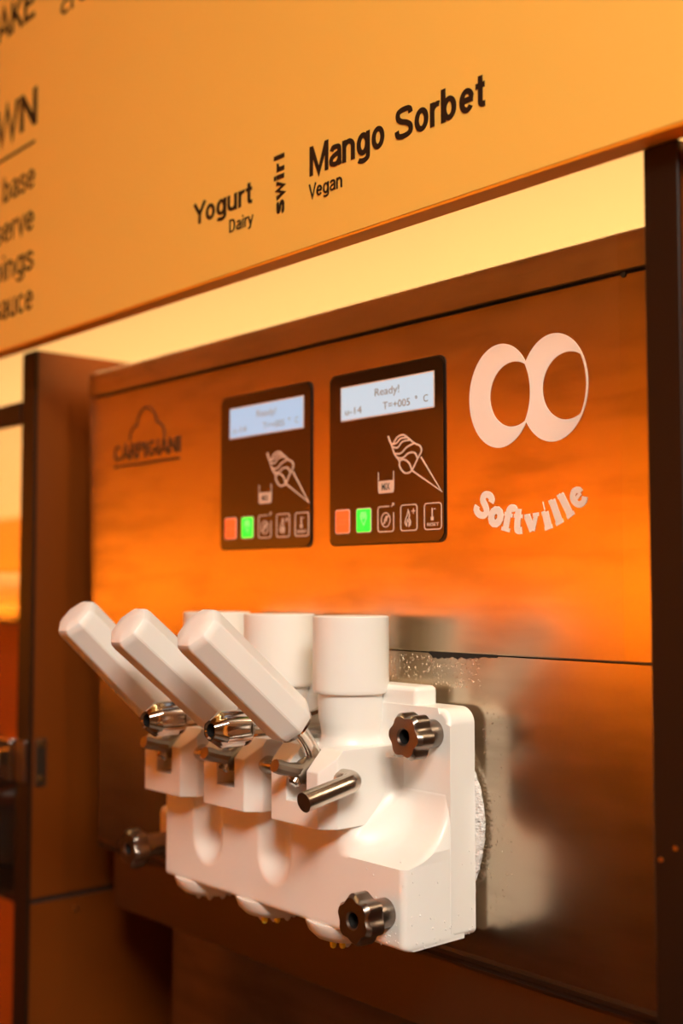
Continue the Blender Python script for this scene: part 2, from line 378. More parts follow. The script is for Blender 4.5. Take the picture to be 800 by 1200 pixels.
t = thing('side_panel', (-.324, .75, 0), 'dark brown upright panel beside the machine end bearing the eye logo', 'cabinet panel')
bm = B(); box(bm, -.3336, -.3150, .4885, 1.049, 0, 1.6125); fin('board', bm, 'laminate', t)
bm = B(); box(bm, -.3340, -.3146, .4850, .4885, 0, 1.6125, .0006, 1); fin('front_edge', bm, 'edge', t, label='dark front edging strip')
for i, z in enumerate((1.2725, 1.2790)):
    bm = B(); tube(bm, [(-.3300+i*.008, .4850, z), (-.3300+i*.008, .4842, z)], .0011, 10); fin('screw', bm, 'brass', t)
bm = B(); box(bm, -.3140, 2.09, .4900, .508, .10, 1.6100, .001, 1)
fin('cupboard_front', bm, 'wall', label='plain orange cupboard front next to the dark upright', cat='cabinet door')

# neighbouring display cabinet: shelves, door rail, glass, hinge
bm = B(); box(bm, -2.4, PX0-.001, .530, 1.045, 1.364, 1.378, .001, 1); fin('shelf', bm, 'edge', label='upper brown shelf of the glass cabinet, holding the pale crumb jar', cat='shelf')
bm = B(); box(bm, -2.4, PX0-.001, .540, 1.045, 1.092, 1.100, .001, 1); fin('shelf', bm, 'edge', label='lower brown shelf of the glass cabinet, holding the dark tub', cat='shelf')
bm = B(); box(bm, -2.4, PX0-.001, 1.025, 1.045, 1.1005, 1.3635); fin('back_board', bm, 'wall', label='orange back board between the two cabinet shelves', cat='cabinet panel')
bm = B(); box(bm, -2.4, PX0-.001, 1.025, 1.045, 1.3785, 1.5300); fin('back_board', bm, 'wall', label='orange back board above the upper cabinet shelf', cat='cabinet panel')
bm = B(); box(bm, -2.4, PX0-.001, 1.025, 1.045, 0, 1.0915); fin('back_board', bm, 'wall', label='tall orange back board below the lower cabinet shelf', cat='cabinet panel')
t = thing('cabinet_door', (-1.25, .508, 1.0), 'glass cabinet door with dark top rail and chrome hinge', 'cabinet door')
bm = B(); box(bm, -1.80, PX0-.002, .504, .514, 1.5525, 1.5735, .001, 1); fin('top_rail', bm, 'edge', t)
bm = B(); box(bm, -1.80, PX0-.002, .5065, .5115, .80, 1.5525); fin('pane', bm, 'paneglass', t)
hg = B(); box(hg, -1.0760, -1.0405, .5000, .5062, 1.2210, 1.2590, .002); h = fin('hinge', hg, 'chrome', t)
bm = B(); tube(bm, [(-1.0560, .4930, 1.2340), (-1.0560, .4930, 1.2480)], .0068, 16); fin('hinge_barrel', bm, 'chrome', h)
bm = B(); box(bm, PX0+.001, PX1-.004, .5022, .5049, 1.2210, 1.2590, .001); fin('hinge_plate', bm, 'knob', h)
bm = B(); box(bm, PX1+.0001, PX1+.0016, .5105, .5215, 1.2180, 1.2610, .0006, 1); fin('hinge_plate', bm, 'steel_dark', h)
for z in (1.2247, 1.2563):
    bm = B(); tube(bm, [(PX1+.0016, .5162, z), (PX1+.0026, .5162, z)], .003, 12); fin('screw', bm, 'brass', h)
t = thing('crumb_jar', (-1.30, .625, 1.378), 'glass jar of pale crumbs on the upper cabinet shelf', 'jar')
bm = B(); lathe(bm, -1.30, .625, [(.045, 1.3786), (.048, 1.382), (.048, 1.398), (.036, 1.410), (.014, 1.416)], 32); fin('crumbs', bm, 'jar', t, smooth=50)
bm = B(); lathe(bm, -1.30, .625, [(.050, 1.3781), (.0515, 1.38), (.0515, 1.42), (.0495, 1.42), (.0495, 1.379)], 32, (True, False)); fin('glass', bm, 'paneglass', t, smooth=50)
t = thing('topping_tub', (-1.26, .61, 1.10), 'dark round tub with a reddish lid on the lower cabinet shelf', 'tub')
bm = B(); lathe(bm, -1.26, .61, [(.045, 1.1001), (.051, 1.104), (.054, 1.160), (.052, 1.164)], 32); fin('tub', bm, 'hole', t, smooth=50)
bm = B(); lathe(bm, -1.26, .61, [(.056, 1.1642), (.057, 1.168), (.057, 1.180), (.05, 1.186), (.02, 1.189)], 32); fin('lid', bm, 'berry', t, smooth=50)

# ------------------------------------------------------------------ soft serve machine
Y0 = .5364
MC = thing('soft_serve_machine', (-.655, .78, 0), 'brushed steel soft serve machine with three white draw handles', 'ice cream machine')
XR0, XR1 = -.386, -.346
bm = B(); box(bm, -.940, -.350, .552, 1.02, 1.12, 1.585)
prism(bm, [(.626, .10), (1.02, .10), (1.02, 1.12), (.626, 1.12)], 'x', -.935, -.352); fin('cabinet', bm, 'steel_dark', MC)
for x in (-.90, -.39):
    for y in (.68, .98):
        bm = B(); lathe(bm, x, y, [(.022, 0), (.024, .008), (.018, .02), (.016, .0999)], 20); fin('foot', bm, 'steel_dark', MC)
# seam behind the panels
bm = B(); box(bm, -.955, -.351, .5445, .5518, 1.17, 1.584); fin('seam_backing', bm, 'gap', MC)
def sheet(name, outline, matn, label=None, yshift=0, thick=.006):
    """front sheet with a slight backward fold near its end by the dark upright; outline: xl_bot, xl_top, z0, z1"""
    xlb, xlt, z0, z1 = outline
    bm = B(); xs = [0, .2, .4, .6, .8, 1]
    cols = []
    for k in range(7):
        for_z = []
        for z, xl in ((z0, xlb), (z1, xlt)):
            if k < 6: x = xl + (XR0-xl)*xs[k]; y = Y0+yshift
            else: x = XR1; y = Y0+yshift+.0022
            for_z.append((x, y, z))
        cols.append(for_z)
    fr = [[bm.verts.new(p) for p in c] for c in cols]; bk = [[bm.verts.new((p[0], p[1]+thick, p[2])) for p in c] for c in cols]
    for i in range(6):
        bm.faces.new((fr[i][0], fr[i+1][0], fr[i+1][1], fr[i][1])); bm.faces.new((bk[i][1], bk[i+1][1], bk[i+1][0], bk[i][0]))
        for j in (0, 1): bm.faces.new((fr[i][j], bk[i][j], bk[i+1][j], fr[i+1][j]))
    for e in (0, 6): bm.faces.new((fr[e][0], fr[e][1], bk[e][1], bk[e][0]))
    bmesh.ops.recalc_face_normals(bm, faces=bm.faces)
    es = [e for e in bm.edges if len(e.link_faces) == 2 and e.calc_face_angle(0) > 1.0]
    bmesh.ops.bevel(bm, geom=es, offset=.0010, segments=2, profile=.5, affect='EDGES')
    return fin(name, bm, matn, MC, label=label)
sheet('top_cover', (-.9670, -.9670, 1.5712, 1.5932), 'steel', yshift=-.0008)
sheet('upper_panel', (-.9570, -.9660, 1.3589, 1.5698), 'steel', label='brushed steel upper front panel')
# top lid surface
bm = B(); box(bm, -.9655, -.352, .5440, 1.02, 1.5865, 1.5925); fin('lid', bm, 'steel', MC)
# side skin towards the cabinet panel
bm = B(); prism(bm, [(.5430, 1.575), (1.02, 1.575), (1.02, 1.36), (.5430, 1.36)], 'x', -.9600, -.9400); fin('side_panel', bm, 'steel_dark', MC)
# lower panel with the sloping chin
LP = [(Y0+.0006, 1.3583), (Y0+.0006, 1.1808), (Y0+.0022, 1.1775), (.6160, 1.1030), (.6160, .12), (.6225, .12), (.6225, 1.1060), (.5435, 1.1830), (.5435, 1.3583)]
bm = B(); fs = prism(bm, LP, 'x', -.9430, -.3480); fin('lower_panel', bm, 'steel_low', MC, label='brushed steel lower panel with sloping chin')
# dark chipped sealant at the seam
bm = B(); pts = []
N = 30
for i in range(N+1):
    u = i/N; x = -.5330 + .056*u; pts.append((x, 1.3582 - (.0036*(1-u)**1.2 + .0006)*(.55+.75*random.random())*min(1, u*9+.15)))
for i in range(N+1): pts.append((-.5330 + .056*(1-i/N), 1.3590))
prism(bm, pts, 'y', Y0+.0007, Y0-.0002); fin('worn_sealant', bm, 'gap', MC, label='dark chipped strip along the seam')
bm = B(); tube(bm, [(-.3830, Y0+.0005, 1.5692), (-.3830, Y0-.0006, 1.5692)], .0016, 10); fin('rivet', bm, 'gap', MC)

# ------------------------------------------------------------------ control panels
def cone_icon(bm, ox, oz, y, w, s=1.0, cx=0, cz=0):
    P = lambda l: [(ox + (cx+(a-cx)*s)/1000, oz + (cz+(b-cz)*s)/1000) for a, b in l]
    def sm(l, n=5):
        out = []
        for i in range(len(l)-1):
            p0 = l[max(i-1, 0)]; p1 = l[i]; p2 = l[i+1]; p3 = l[min(i+2, len(l)-1)]
            for k in range(n):
                t_ = k/n
                out.append(tuple(.5*(2*p1[j] + (p2[j]-p0[j])*t_ + (2*p0[j]-5*p1[j]+4*p2[j]-p3[j])*t_*t_ + (3*p1[j]-p0[j]-3*p2[j]+p3[j])*t_**3) for j in (0, 1)))
        return out + [l[-1]]
    for l in ([(81, 45.7), (107.2, 30.8), (89.4, 53.6)],):
        stroke2(bm, P(l), w, y, .0002)
    for l in ([(59, 69.8), (60.3, 66.5), (62.4, 63.2), (65, 57.6), (69.4, 52.8), (69.7, 49.3), (72.7, 45.6), (76.5, 44.2), (81, 45.7), (86.3, 52.8), (89.7, 57.2), (88.6, 60.7), (83.4, 63), (79.8, 65.4), (77.2, 67.2), (72.9, 69.4), (67.5, 68.2), (62.6, 64.2), (59, 69.8)],
              [(69.4, 52.8), (74, 53.2), (78.5, 50.5), (81, 45.9)], [(66.5, 55.3), (72.5, 54.4), (78, 57), (83.6, 56.8), (86.3, 52.9)],
              [(65, 57.8), (71, 57.6), (76.5, 61), (83.4, 63)], [(63, 62.5), (68, 61.5), (72.5, 65), (79.8, 65.4)], [(62.6, 64.2), (67, 64.6), (71, 67.2), (76.6, 67.2)]):
        stroke2(bm, P(sm(l)), w, y, .0002)
def control(ox, oz, label, lcdm, inkm, blue):
    y = Y0
    p = B(); prism(p, rrect(ox, ox+.1092, oz, oz+.1161, .0045), 'y', y+.001, y-.0014)
    es = [e for e in p.edges if abs(e.verts[0].co.y-(y-.0014)) < 1e-6 and abs(e.verts[1].co.y-(y-.0014)) < 1e-6]
    bmesh.ops.bevel(p, geom=es, offset=.0008, segments=2, affect='EDGES')
    cp = fin('control_panel', p, 'glass', MC, label=label)
    bm = B(); prism(bm, rrect(ox-.0011, ox+.1103, oz-.0011, oz+.1172, .0055), 'y', y+.0005, y-.0006); fin('bezel', bm, 'bezel', cp)
    g = y-.0014
    bm = B(); prism(bm, rrect(ox+.0116, ox+.1016, oz+.0840, oz+.1077, .0008), 'y', g, g-.0002); fin('screen_frame', bm, 'lcdframe', cp)
    bm = B(); prism(bm, rrect(ox+.0125, ox+.1007, oz+.0849, oz+.1068, .0005), 'y', g-.0002, g-.0004); sc = fin('screen', bm, lcdm, cp, label='pale backlit two-line display')
    for w, a, b, zb, cap in (('Ready!', .0464, .0699, .0977, .0050), ('u-14', .0166, .0333, .0880, .0047), ('T=+005', .0543, .0798, .0880, .0047), ('C', .0921, .0961, .0886, .0045)):
        me = lettering(w, ox+a, ox+b, oz+zb, cap, g-.00041, cp, inkm, depth=.0001, name='display_text')
    bm = B(); c = Vector((ox+.0855, oz+.0925)); stroke2(bm, [(c.x+.0008*math.cos(i*.785), c.y+.0008*math.sin(i*.785)) for i in range(8)], .0005, g-.00041, .0001, True); fin('display_text', bm, inkm, cp)
    bm = B(); cone_icon(bm, ox, oz, g, .00115); fin('cone_icon', bm, 'print', cp)
    # mix cup
    bm = B(); prism(bm, rrect(ox+.0494, ox+.0640, oz+.0325, oz+.0407, .0012), 'y', g, g-.0002)
    stroke2(bm, [(ox+.0494, oz+.0466), (ox+.0494, oz+.0345)], .0006, g, .0002); stroke2(bm, [(ox+.0640, oz+.0466), (ox+.0640, oz+.0345)], .0006, g, .0002)
    fin('mix_icon', bm, 'print', cp)
    lettering('MIX', ox+.0528, ox+.0606, oz+.0345, .0046, g-.00021, cp, 'bezel', bold=.01, depth=.0001, name='icon_text')
    xs = (.0060, .0275, .0489, .0706, .0922)
    for i, a in enumerate(xs):
        x0, x1, z0, z1 = ox+a, ox+a+.0150, oz+.0072, oz+.0237
        if i < 2:
            bm = B(); prism(bm, rrect(x0, x1, z0, z1, .0018), 'y', g, g-.0002); b = fin('button', bm, 'print', cp)
            bm = B(); prism(bm, rrect(x0+.0007, x1-.0007, z0+.0007, z1-.0007, .0013), 'y', g-.0002, g-.0004)
            fin('button_lamp', bm, ('red', 'green')[i], cp, label=('lit red key', 'lit green key')[i])
            bm = B()
            if i == 0:
                for k in range(3): stroke2(bm, [(x0+.0030, z0+.0065+.0014*k), (x1-.0030, z0+.0065+.0014*k)], .0005, g-.0004, .0001)
                fin('button_mark', bm, 'redmark', cp)
            else:
                stroke2(bm, [(x0+.0048, z0+.0098), (x0+.0078, z0+.0050), (x0+.0104, z0+.0098)], .0007, g-.0004, .0001, True)
                for k in range(3): stroke2(bm, [(x0+.0040+.0004*k, z0+.0110+.0012*k), (x0+.0110-.0004*k, z0+.0110+.0012*k)], .0009, g-.0004, .0001)
                fin('button_mark', bm, 'greenmark', cp)
        else:
            bm = B(); o_ = rrect(x0, x1, z0, z1, .0020, 4)
            if i == 2: stroke2(bm, [q for q in o_ if not (q[0] > x1-.0042 and q[1] > z1-.0042)][0:], .0007, g, .0002) if False else None
            if i == 2:
                k0 = 0
                seq = o_[4:]+o_[:0]
                stroke2(bm, [(x1-.0042, z1)]+o_[5:20]+[(x1, z1-.0042)], .0007, g, .0002)
                cx, cz = (x0+x1)/2, (z0+z1)/2-.0006
                stroke2(bm, [(cx+.0042*math.cos(q*.449), cz+.0047*math.sin(q*.449)) for q in range(14)], .0006, g, .0002, True)
                stroke2(bm, [(cx-.0030, cz-.0033), (cx+.0030, cz+.0033)], .0006, g, .0002)
                stroke2(bm, [(cx-.0008, cz-.0024), (cx-.0012, cz), (cx+.0006, cz+.0026), (cx+.0010, cz-.0010)], .0005, g, .0002)
                stroke2(bm, [(x1-.0020, z1-.0004), (x1+.0002, z1+.0018)], .0006, g, .0002); stroke2(bm, [(x1-.0012, z1+.0018), (x1+.0002, z1+.0018), (x1+.0002, z1+.0004)], .0006, g, .0002)
            else: stroke2(bm, o_, .0007, g, .0002, True)
            if i == 3:
                c = (x0+.0066, z0+.0028)
                stroke2(bm, [(c[0]+a_/1000, c[1]+b_/1000) for a_, b_ in ((-1, 0), (-2.6, 2.2), (-1.8, 5), (-.6, 7), (.4, 10.4), (1.6, 7), (1.1, 5.2), (2.4, 3), (2.2, .8), (1, 0), (1.2, 2.4), (0, 4.2), (-1.0, 2.2), (-1, 0))], .0007, g, .0002)
                stroke2(bm, [(x1-.0050, z1-.0042), (x1-.0016, z1-.0042)], .0006, g, .0002); stroke2(bm, [(x1-.0033, z1-.0059), (x1-.0033, z1-.0025)], .0006, g, .0002)
            if i == 4:
                cx = (x0+x1)/2-.0006
                stroke2(bm, [(cx, z0+.0058), (cx, z0+.0135)], .0009, g, .0002)
                stroke2(bm, [(cx-.0006, z0+.0062), (cx+.0006, z0+.0062), (cx+.0006, z0+.0074), (cx-.0006, z0+.0074)], .0011, g, .0002, True)
                stroke2(bm, [(cx+.0016, z0+.0128), (cx+.0030, z0+.0128)], .0006, g, .0002)
            fin('button', bm, 'print', cp)
            if i == 4: lettering('RESET', x0+.0024, x1-.0024, z0+.0022, .0020, g, cp, 'print', depth=.0002, name='icon_text')
    return cp
control(-.6273, 1.4285, 'dark control panel with bright readable display beside the eye logo', 'lcd', 'lcdink', False)
control(-.7576, 1.4285, 'dark control panel with bluish display beside the cloud emblem', 'lcd2', 'lcdink2', True)

# ------------------------------------------------------------------ emblems on the upper panel
em = words('CARPIGIANI', -.9215, -.8166, 1.5092, .0138, Y0-.00005, MC, .17, 'emblem', name='maker_emblem', label='dark maker lettering with cloud outline and underline')
bm = B(); stroke2(bm, [(-.9205, 1.5044), (-.8172, 1.5044)], .0024, Y0-.00005, .0003); fin('underline', bm, 'emblem', em)
bm = B()
for l in ([(-.8958, 1.5250), (-.8935, 1.5327), (-.8888, 1.5366), (-.8834, 1.5378)], [(-.8836, 1.5365), (-.8831, 1.5418), (-.8794, 1.5475), (-.8738, 1.5509), (-.8673, 1.5515), (-.8608, 1.5489), (-.8552, 1.5438), (-.8529, 1.5378)], [(-.8540, 1.5384), (-.8505, 1.5374), (-.8459, 1.5349), (-.8422, 1.5311), (-.8400, 1.5250)]):
    stroke2(bm, spl(l), .0020, Y0-.00005, .0003)
fin('cloud_outline', bm, 'emblem', em)

def curve_fill(splines, y, depth, name, matn, parent, label):
    c = bpy.data.curves.new('c', 'CURVE'); c.dimensions = '2D'; c.fill_mode = 'BOTH'
    for pts in splines:
        s = c.splines.new('POLY'); s.points.add(len(pts)-1); s.use_cyclic_u = True
        for q, p in zip(s.points, pts): q.co = (p[0], p[1], 0, 1)
    o = bpy.data.objects.new('c', c); COL.objects.link(o)
    me = bpy.data.meshes.new_from_object(o.evaluated_get(bpy.context.evaluated_depsgraph_get())); bpy.data.objects.remove(o); bpy.data.curves.remove(c)
    bm = B(); bm.from_mesh(me); bpy.data.meshes.remove(me)
    for v in bm.verts: v.co = Vector((v.co.x, y, v.co.y))
    ex = bmesh.ops.extrude_face_region(bm, geom=bm.faces[:])
    for g in ex['geom']:
        if isinstance(g, bmesh.types.BMVert): g.co.y -= depth
    return fin(name, bm, matn, parent, label=label)
# two joined eye rings
A_, B_, CZ = .0246, .0312, 1.5136; CL, CR = -.4724, -.4320
mid = (CL+CR)/2; d_ = mid-CL; th0 = math.acos(d_/A_)
outer = [(CL + A_*math.cos(a), CZ + B_*math.sin(a)) for a in [th0 + (2*math.pi-2*th0)*i/60 for i in range(61)]]
th1 = math.pi - th0
outer += [(CR + A_*math.cos(a), CZ + B_*math.sin(a)) for a in [-th1 + 2*th1*i/60 for i in range(61)]][1:-1]
def hole(c):
    pts = []
    hx, hz, ha, hb = c+.0104, CZ-.0002, .0182, .0193
    for i in range(72):
        a = 2*math.pi*i/72; x, z = hx + ha*math.cos(a), hz + hb*math.sin(a)
        lim = c + (A_-.0013)*math.sqrt(max(0, 1-((z-CZ)/(B_-.0010))**2)); pts.append((min(x, lim), z))
    return pts
lg = curve_fill([outer, hole(CL), hole(CR)], Y0-.00005, .0003, 'eye_logo', 'logo', MC, 'white logo of two joined eye rings')
# chunky serif word on a smile-shaped arc
def letter_strokes(ch):
    # (strokes as polylines with half width) on unit: x-height .72, ascender 1
    if ch == 'S': return [([(.70, .78), (.66, .92), (.42, .98), (.20, .84), (.24, .62), (.50, .50), (.72, .34), (.66, .12), (.40, .03), (.16, .10), (.12, .26)], .22)], .86
    if ch == 'o': return [([(.38 + .26*math.cos(i*.524), .36 + .29*math.sin(i*.524)) for i in range(12)], .24)], .80
    if ch == 'f': return [([(.26, .05), (.26, .72), (.34, .92), (.52, .95), (.60, .84)], .22), ([(.06, .64), (.50, .64)], .12), ([(.04, .03), (.50, .03)], .12)], .62
    if ch == 't': return [([(.24, .95), (.24, .22), (.32, .08), (.50, .10)], .22), ([(.02, .66), (.48, .66)], .12)], .58
    if ch == 'v': return [([(.14, .66), (.38, .06)], .24), ([(.38, .06), (.62, .66)], .15), ([(.00, .68), (.30, .68)], .11), ([(.46, .68), (.76, .68)], .11)], .82
    if ch == 'i': return [([(.20, .05), (.20, .66)], .24), ([(.02, .64), (.20, .64)], .12), ([(.0, .03), (.40, .03)], .12), ([(.19, .92), (.21, .92)], .26)], .46
    if ch == 'l': return [([(.20, .05), (.20, .98)], .24), ([(.02, .95), (.20, .95)], .12), ([(.0, .03), (.40, .03)], .12)], .46
    if ch == 'e': return [([(.20, .37), (.56, .41)], .11), ([(.60, .42), (.57, .58), (.38, .66), (.18, .54), (.13, .32), (.24, .10), (.46, .05), (.64, .16)], .19)], .76
R_ = .0640; AC = Vector((-.4525, 1.4310 + R_))
bm = B(); sc = .0146
for ch, xc in zip('Softville', (-.4863, -.4758, -.4668, -.4588, -.4482, -.4375, -.4303, -.4232, -.4157)):
    st, adv = letter_strokes(ch)
    ph = math.asin(max(-1, min(1, (xc-AC.x)/(R_-.006))))
    base = AC + Vector((math.sin(ph), -math.cos(ph)))*R_
    ux = Vector((math.cos(ph), math.sin(ph))); uz = Vector((-math.sin(ph), math.cos(ph)))
    for pts, w in st:
        cl = ch == 'o'
        P = [tuple(base + ux*(p[0]-adv/2)*sc*.95 + uz*p[1]*sc) for p in pts]
        stroke2(bm, P if cl else spl(P, 4) if len(P) > 3 else P, w*sc*1.28, Y0-.00005, .0003, cl)
fin('brand_lettering', bm, 'logo', MC, label='white curved Softville lettering under the eye logo')

# ------------------------------------------------------------------ dispensing head
VX = (-.7125, -.6395, -.5665)
YF, FLY, XRT, ZB = .4738, .5110, -.4908, 1.1945
bm = B()
# flange with a raised bar on top
prism(bm, rrect(-.7890, XRT, ZB+.0006, 1.3280, .010, 8)[:18] + rrect(-.7890, XRT, ZB+.0006, 1.3280, .004, 8)[18:], 'y', FLY, .5320)
es = [e for e in bm.edges if abs(e.verts[0].co.y-FLY) < 1e-6 and abs(e.verts[1].co.y-FLY) < 1e-6]
bmesh.ops.bevel(bm, geom=es, offset=.0035, segments=4, profile=.5, affect='EDGES')
box(bm, -.7600, -.5200, FLY+.0012, .5312, 1.300, 1.3392, .0035, 3)
box(bm, -.7885, -.735, .5000, .5300, ZB+.005, 1.2340, .006, 3)
DH = fin('dispensing_head', bm, 'white', MC, smooth=40, label='white plastic dispensing head bolted to the steel front')
# lower body: shaped front surface
def front(x, z):
    y = YF
    for xc in (-.6840, -.6100):
        u = (x-xc)/.0175; v = max(0, (1.2290-z)/.0185); q = math.hypot(u, v)
        if q < 1: y = max(y, YF + .0120*math.cos(q*math.pi/2)**1.5)
    if x > -.549 and z > 1.2405:
        r = .037; zc = 1.2410+r
        yp = FLY+.001 if z >= zc else YF + math.sqrt(max(0, r*r-(zc-z)**2))
        t_ = min(1, max(0, (x+.549)/.034)); ya = YF + (yp-YF)*t_*t_*(3-2*t_)
        rr = .015; dx = x+.5395
        yb = YF if dx < 0 else (yp if dx > rr else min(yp, FLY+.001 - (rr - math.sqrt(max(0, rr*rr-(rr-dx)**2)))))
        k = min(1, max(0, (z-1.248)/.03)); k = k*k*(3-2*k)
        y = max(y, ya*(1-k) + yb*k)
    def rnd(d, r): return r - math.sqrt(max(0, r*r-(r-d)**2)) if d < r else 0
    y += rnd(XRT-x, .005) + rnd(z-ZB, .004) + rnd(x+.7375, .003)
    return min(y, FLY+.004)
bm = B(); nx, nz = 190, 84; x0, x1, z0, z1 = -.7375, XRT, ZB, 1.2960
x1 -= .0003; xs = [x0+(x1-x0)*i/nx for i in range(nx+1)]; zs = [z0+(z1-z0)*(j/nz) for j in range(nz+1)]
G = [[bm.verts.new((x, front(x, z), z)) for z in zs] for x in xs]
for i in range(nx):
    for j in range(nz): bm.faces.new((G[i][j], G[i+1][j], G[i+1][j+1], G[i][j+1]))
per = [G[i][0] for i in range(nx+1)] + [G[nx][j] for j in range(1, nz+1)] + [G[i][nz] for i in range(nx-1, -1, -1)] + [G[0][j] for j in range(nz-1, 0, -1)]
bk = [bm.verts.new((v.co.x, .5225, v.co.z)) for v in per]
for i in range(len(per)): bm.faces.new((per[i], bk[i], bk[(i+1) % len(per)], per[(i+1) % len(per)]))
bm.faces.new(bk)
fin('lower_body', bm, 'white', DH, smooth=50)
# valve blocks, one per lever
def valve_block(xc):
    xl, xr = xc-.0280, xc+.0285; s0, s1 = xc-.0093, xc+.0093; yb, yk = .4566, .5130
    bm = B()
    def clip(part, planes):
        for co, no in planes:
            g = part.verts[:]+part.edges[:]+part.faces[:]
            r = bmesh.ops.bisect_plane(part, geom=g, dist=1e-6, plane_co=co, plane_no=no, clear_outer=True)
            ee = [e for e in r['geom_cut'] if isinstance(e, bmesh.types.BMEdge)]
            if ee: bmesh.ops.holes_fill(part, edges=ee)
    p = B()
    prism(p, [(xl, 1.2570), (xr, 1.2570), (xr, 1.3030), (s1, 1.3030), (s1, 1.2712), (s0, 1.2712), (s0, 1.3030), (xl, 1.3030)], 'y', yb, yk)
    bmesh.ops.recalc_face_normals(p, faces=p.faces)
    clip(p, [((xc, yb, 1.2900), (0, -1.05, 1.0)), ((xr, yb+.0085, 1.28), (1, -1, 0)), ((xl, yb+.0035, 1.28), (-1, -1, 0))])
    es = [e for e in p.edges if len(e.link_faces) == 2 and e.calc_face_angle(0) > .5]
    bmesh.ops.bevel(p, geom=es, offset=.0009, segments=2, profile=.5, affect='EDGES')
    return fin('valve_block', p, 'white', DH, smooth=35)
for x in VX: valve_block(x)
# feed columns
for x in VX:
    bm = B()
    lathe(bm, x, .5005, [(.0100, 1.3814), (.0234, 1.3814), (.0240, 1.3808), (.0240, 1.3362), (.0230, 1.3338), (.0206, 1.3330), (.0203, 1.3175), (.0192, 1.3130), (.0184, 1.3085), (.0190, 1.3045), (.0212, 1.3015), (.0230, 1.2990)], 56)
    fin('column', bm, 'white', DH, smooth=40)
# frosted barrel ring behind the flange
bm = B(); n = 120; rs = []
for (r, y) in ((.0655, .5359), (.0672, .5349), (.0680, .5335), (.0674, .5322), (.0655, .5321)):
    rs.append([(-.5525 + (r+random.uniform(-.0005, .0007))*math.cos(2*math.pi*i/n), y, 1.2575 + (r+random.uniform(-.0005, .0007))*math.sin(2*math.pi*i/n)) for i in range(n)])
rings(bm, rs); fin('frost_ring', bm, 'frost', DH, smooth=80, label='frosty white ring behind the head')
# nozzles with star teeth and drips
for k, x in enumerate(VX):
    bm = B(); cy = .4985
    lathe(bm, x, cy, [(.0270, ZB+.0015), (.0270, ZB), (.0250, ZB-.0050), (.0205, ZB-.0092), (.0150, ZB-.0108), (.0110, ZB-.0110)], 40)
    for i in range(8):
        a = 2*math.pi*i/8; px, py = x+.0120*math.cos(a), cy+.0120*math.sin(a)
        lathe(bm, px, py, [(.0024, ZB-.0100), (.0022, ZB-.0122), (.0008, ZB-.0138)], 8)
    nz_ = fin('nozzle', bm, 'white', DH, smooth=40)
if True:
    for k, (x, dy, dz) in enumerate(((VX[1]+.004, -.0125, 0), (VX[1]+.011, -.0075, .0008), (VX[2]+.000, -.0125, -.0004), (VX[2]+.007, -.0110, .0006))):
        bm = B(); lathe(bm, x, .4985+dy, [(.0006, ZB-.0098), (.0020, ZB-.0108), (.0021, ZB-.0130+dz), (.0016, ZB-.0146+dz), (.0005, ZB-.0152+dz)], 14); fin('sorbet_drip', bm, 'mango', DH, smooth=60, label='yellow sorbet drip')
# star knobs: axis along -Y
def knob(name, x, z, yb, shaft, head, rs_, rh, matn, lobes=6, nose=.0025, nosescale=.86, flare=0, bore=.0042, rot=.2, depth=.11):
    n = 72; bm = B()
    def ring(r, y, star=0):
        return [(x + r*(1-star*(.5-.5*math.cos(lobes*(2*math.pi*i/n+rot)))**1.3)*math.cos(2*math.pi*i/n), y, z + r*(1-star*(.5-.5*math.cos(lobes*(2*math.pi*i/n+rot)))**1.3)*math.sin(2*math.pi*i/n)) for i in range(n)]
    R = []
    if flare: R += [ring(rs_*1.6, yb), ring(rs_*1.55, yb-.002), ring(rs_*1.15, yb-flare*.5), ring(rs_*.95, yb-flare), ring(rs_, yb-flare-.003)]
    else: R += [ring(rs_, yb)]
    ys = yb-shaft; yh = ys-head; D = depth*2
    R += [ring(rs_, ys+.0003), ring(rs_*.86, ys), ring(rh*.86, ys-.0002, D*.6), ring(rh, ys-.0016, D), ring(rh, yh+nose, D), ring(rh*nosescale, yh, D*.8), ring(bore*1.25, yh, 0), ring(bore, yh+.001, 0), ring(bore*.9, yh+.008, 0)]
    mis = [0]*(len(R)-3) + [0, 1, 1]
    rings(bm, R, mis=mis)
    return fin(name, bm, [matn, 'hole'], DH, smooth=32)
knob('knob', -.5042, 1.3128, FLY-.0002, .0115, .0135, .0084, .0142, 'knob', rot=.1, depth=.085)
knob('knob', -.5063, 1.2146, YF-.0002, .0120, .0135, .0084, .0144, 'knob', rot=.35, depth=.085)
knob('knob', -.7750, 1.2075, .4998, .0215, .0125, .0084, .0142, 'knob', rot=.2, depth=.085)
for x in (-.6755, -.6025):
    kb = knob('long_knob', x, 1.3128, FLY-.0002, .0660, .0265, .0066, .0112, 'chrome', lobes=6, nose=.0075, nosescale=.55, flare=.016, bore=.0042, rot=.5, depth=.05)
    bm = B(); lathe(bm, x, 0, [(.0112, 0), (.0112, .0012)], 24)
    for v in bm.verts: v.co = Vector((v.co.x, .4440 - v.co.z, 1.3128 + v.co.y))
    fin('washer', bm, 'pin', DH)
# pivot pin through all blocks with bent end
path = [(-.7440, .4690, 1.2867), (-.5330, .4690, 1.2867)]
for i in range(1, 8):
    a = math.pi/2*i/7; path.append((-.5330 + .0075*math.sin(a), .4690 - .0075*(1-math.cos(a)), 1.2867 - .0012*(1-math.cos(a))))
path.append((-.5255, .4290, 1.2790))
bm = B(); tube(bm, path, .0058, 20)
fin('pivot_pin', bm, 'pin', DH, smooth=45, label='bent steel pivot pin')
